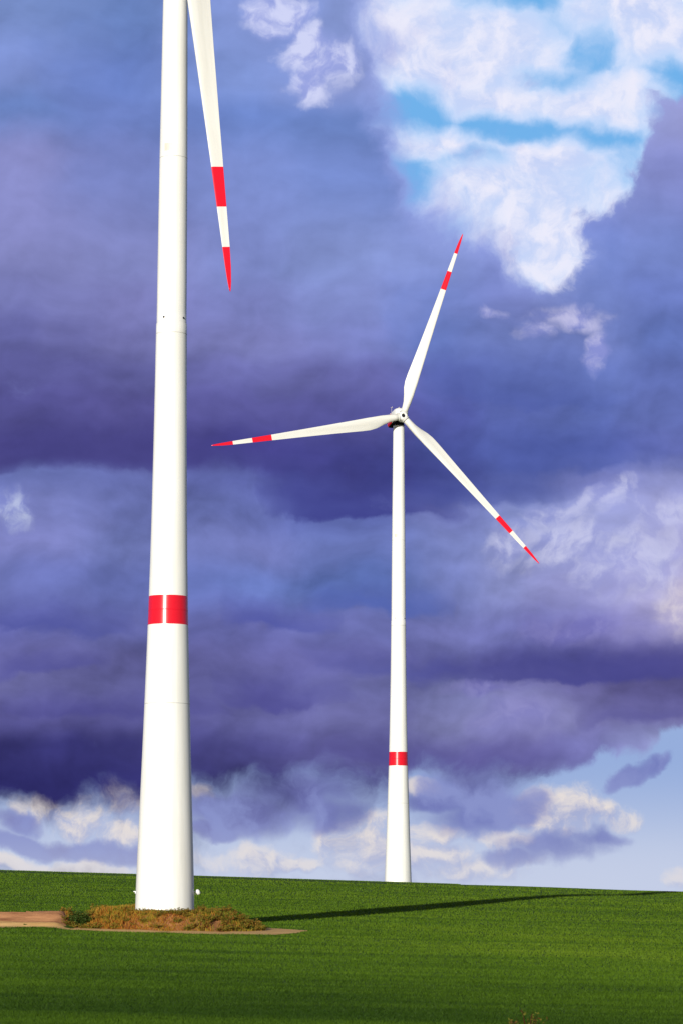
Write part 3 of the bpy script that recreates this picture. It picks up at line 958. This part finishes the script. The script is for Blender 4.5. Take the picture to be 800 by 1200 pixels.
    box(bm, (0, 0, 0), (1.5, 0.5, 0.55), 0, 0.08)
    o = bm_obj('cooler', bm, nac, [GREY]); o.location = (0, 4.6, 1.55)
    for sx in (-0.75, 0.75):
        bm = bmesh.new()
        ring_stack(bm, [(0, 0.035), (1.3, 0.03)], 8, cap1=True)
        box(bm, (0, 0, 1.3), (0.36, 0.05, 0.05), 0)
        bmesh.ops.create_uvsphere(bm, u_segments=8, v_segments=6, radius=0.09, matrix=Matrix.Translation((0.16, 0, 1.38)))
        o = bm_obj('wind_gauge', bm, nac, [GREY]); o.location = (sx, 3.0, 1.40)

    # hub: spinner with a dark nose opening
    HM = Matrix((RT, UPV.cross(RT), UPV)).transposed().to_4x4()
    AM = Matrix((RT, AX.cross(RT), AX)).transposed().to_4x4()          # local z = upwind axis
    bm = bmesh.new()
    ring_stack(bm, [(-1.25, 0.55), (-1.2, 0.88), (-0.9, 0.98), (0.0, 1.0), (0.35, 0.97), (0.62, 0.86), (0.78, 0.72), (0.86, 0.52), (0.88, 0.44), (0.80, 0.40), (0.62, 0.38), (0.60, 0.05)], 48, cap0=True, cap1=True)
    hub = bm_obj('hub', bm, root, [WHITE])
    hub.matrix_local = Matrix.Translation(HUB) @ AM
    bm = bmesh.new()
    ring_stack(bm, [(0.62, 0.375), (0.66, 0.36), (0.68, 0.16), (0.64, 0.13), (0.66, 0.02)], 24, cap1=True)
    bm_obj('nose_opening', bm, hub, [DARK])

    # blade: lofted airfoil, root cylinder, widest at a fifth of its length
    ST = [(0.020, 1.34, 1.00, 14, .5), (0.045, 1.36, 1.00, 14, .5), (0.075, 1.55, 0.80, 14, .45), (0.11, 1.98, 0.55, 13, .37), (0.145, 2.38, 0.40, 12, .33), (0.18, 2.55, 0.33, 10.5, .31), (0.22, 2.46, 0.29, 9, .30),
          (0.29, 2.22, 0.26, 7, .30), (0.38, 1.94, 0.24, 5, .30), (0.48, 1.68, 0.22, 3.5, .30), (0.58, 1.42, 0.21, 2.5, .30), (0.69, 1.16, 0.20, 1.5, .30), (0.79, 0.94, 0.19, 1, .31),
          (0.89, 0.72, 0.18, 0.5, .33), (0.94, 0.56, 0.17, 0.2, .36), (0.975, 0.36, 0.16, 0, .42), (0.993, 0.19, 0.15, 0, .5), (1.0, 0.06, 0.14, 0, .6)]
    rs = sorted(set([s[0] for s in ST] + list(np.linspace(0.12, 0.92, 33).round(4))))
    sa = np.array(ST)
    NP = 40
    bm = bmesh.new()
    rings = []
    for rr in rs:
        ch, th, tw, ax_ = [float(np.interp(rr, sa[:, 0], sa[:, j])) for j in (1, 2, 3, 4)]
        blend = max(0.0, min(1.0, (rr - 0.045) / 0.11)); blend = blend * blend * (3 - 2 * blend)
        ring = []
        for i in range(NP):
            t = 2 * math.pi * i / NP
            xc = 0.5 * (1 + math.cos(t))                       # 1 trailing edge .. 0 leading edge
            yt = 5 * th * (0.2969 * math.sqrt(xc) - 0.126 * xc - 0.3516 * xc ** 2 + 0.2843 * xc ** 3 - 0.1036 * xc ** 4)
            camb = 0.05 * 4 * xc * (1 - xc)
            ya = (camb + yt) if t < math.pi else (camb - yt)
            cx_, cy_ = 0.5 * math.cos(t), 0.5 * math.sin(t) * th
            xa = (ax_ - xc)                                    # leading edge towards +x
            px_ = ch * ((1 - blend) * (-cx_) + blend * xa)
            py_ = ch * ((1 - blend) * cy_ + blend * ya)
            w = rad(tw)
            ring.append(bm.verts.new((px_ * math.cos(w) + py_ * math.sin(w), -px_ * math.sin(w) + py_ * math.cos(w), rr * R_ROT)))
        rings.append(ring)
    for k in range(len(rs) - 1):
        mid = (rs[k] + rs[k + 1]) / 2
        mi = 1 if (0.69 < mid < 0.79 or mid > 0.89) else 0
        for i in range(NP):
            f = bm.faces.new((rings[k][i], rings[k][(i + 1) % NP], rings[k + 1][(i + 1) % NP], rings[k + 1][i]))
            f.material_index = mi
    bm.faces.new(rings[-1]); bm.faces.new(list(reversed(rings[0])))
    bmesh.ops.recalc_face_normals(bm, faces=bm.faces)
    blade_me = bpy.data.meshes.new('blade')
    bm.to_mesh(blade_me); bm.free()
    blade_me.polygons.foreach_set('use_smooth', [True] * len(blade_me.polygons))
    blade_me.materials.append(BLADE_W); blade_me.materials.append(RED)
    bm = bmesh.new()
    ring_stack(bm, [(0.72, 0.80), (0.74, 0.84), (0.98, 0.84), (1.0, 0.72), (1.06, 0.70), (1.07, 0.60)], 40)
    collar_me = bpy.data.meshes.new('root_collar')
    bm.to_mesh(collar_me); bm.free()
    collar_me.materials.append(SEAM)
    collar_me.polygons.foreach_set('use_smooth', [True] * len(collar_me.polygons))
    for k in range(3):
        o = link_mesh('blade', blade_me, root)
        link_mesh('root_collar', collar_me, o)
    return root


def set_rotor(root, deg):
    k = 0
    for o in root.children:
        if o.name.split('.')[0] != 'blade': continue
        t = rad(deg + 120 * k); k += 1
        radial = UPV * math.cos(t) + RT * math.sin(t)
        tang = -UPV * math.sin(t) + RT * math.cos(t)            # clockwise seen from upwind: leading side
        z = (radial * math.cos(CONE) + AX * math.sin(CONE)).normalized()
        y = (AX - z * AX.dot(z)).normalized()
        x = y.cross(z)
        if x.dot(tang) < 0:
            x = -x; y = -y                                     # keep a right-handed frame
        m = Matrix((x, y, z)).transposed().to_4x4()
        o.matrix_local = Matrix.Translation(HUB) @ m


def copy_tree(o, parent=None):
    c = o.copy(); COL.objects.link(c)
    if parent is not None: c.parent = parent
    for ch in o.children:
        copy_tree(ch, c)
    return c


near = build_turbine()
near.location = BASE_L
far = copy_tree(near)
far.location = BASE_R
set_rotor(near, 174.3)
set_rotor(far, 18.3)
tag(near, 'large white wind turbine on the weedy earth mound, rotor hub above the picture', 'wind turbine', 'wind turbines on the hill')
tag(far, 'distant white wind turbine with three spread blades, standing behind the green crest', 'wind turbine', 'wind turbines on the hill')

# ------------------------------------------------------------------ render settings
scene.view_settings.view_transform = 'Standard'
scene.view_settings.look = 'None'
scene.view_settings.exposure = 0.0
scene.view_settings.gamma = 1.0
scene.view_settings.use_curve_mapping = False
scene.render.engine = 'CYCLES'
scene.cycles.use_denoising = True
scene.cycles.denoiser = 'OPENIMAGEDENOISE'
scene.cycles.max_bounces = 4
scene.cycles.diffuse_bounces = 2
scene.cycles.glossy_bounces = 2
scene.cycles.sample_clamp_indirect = 4.0
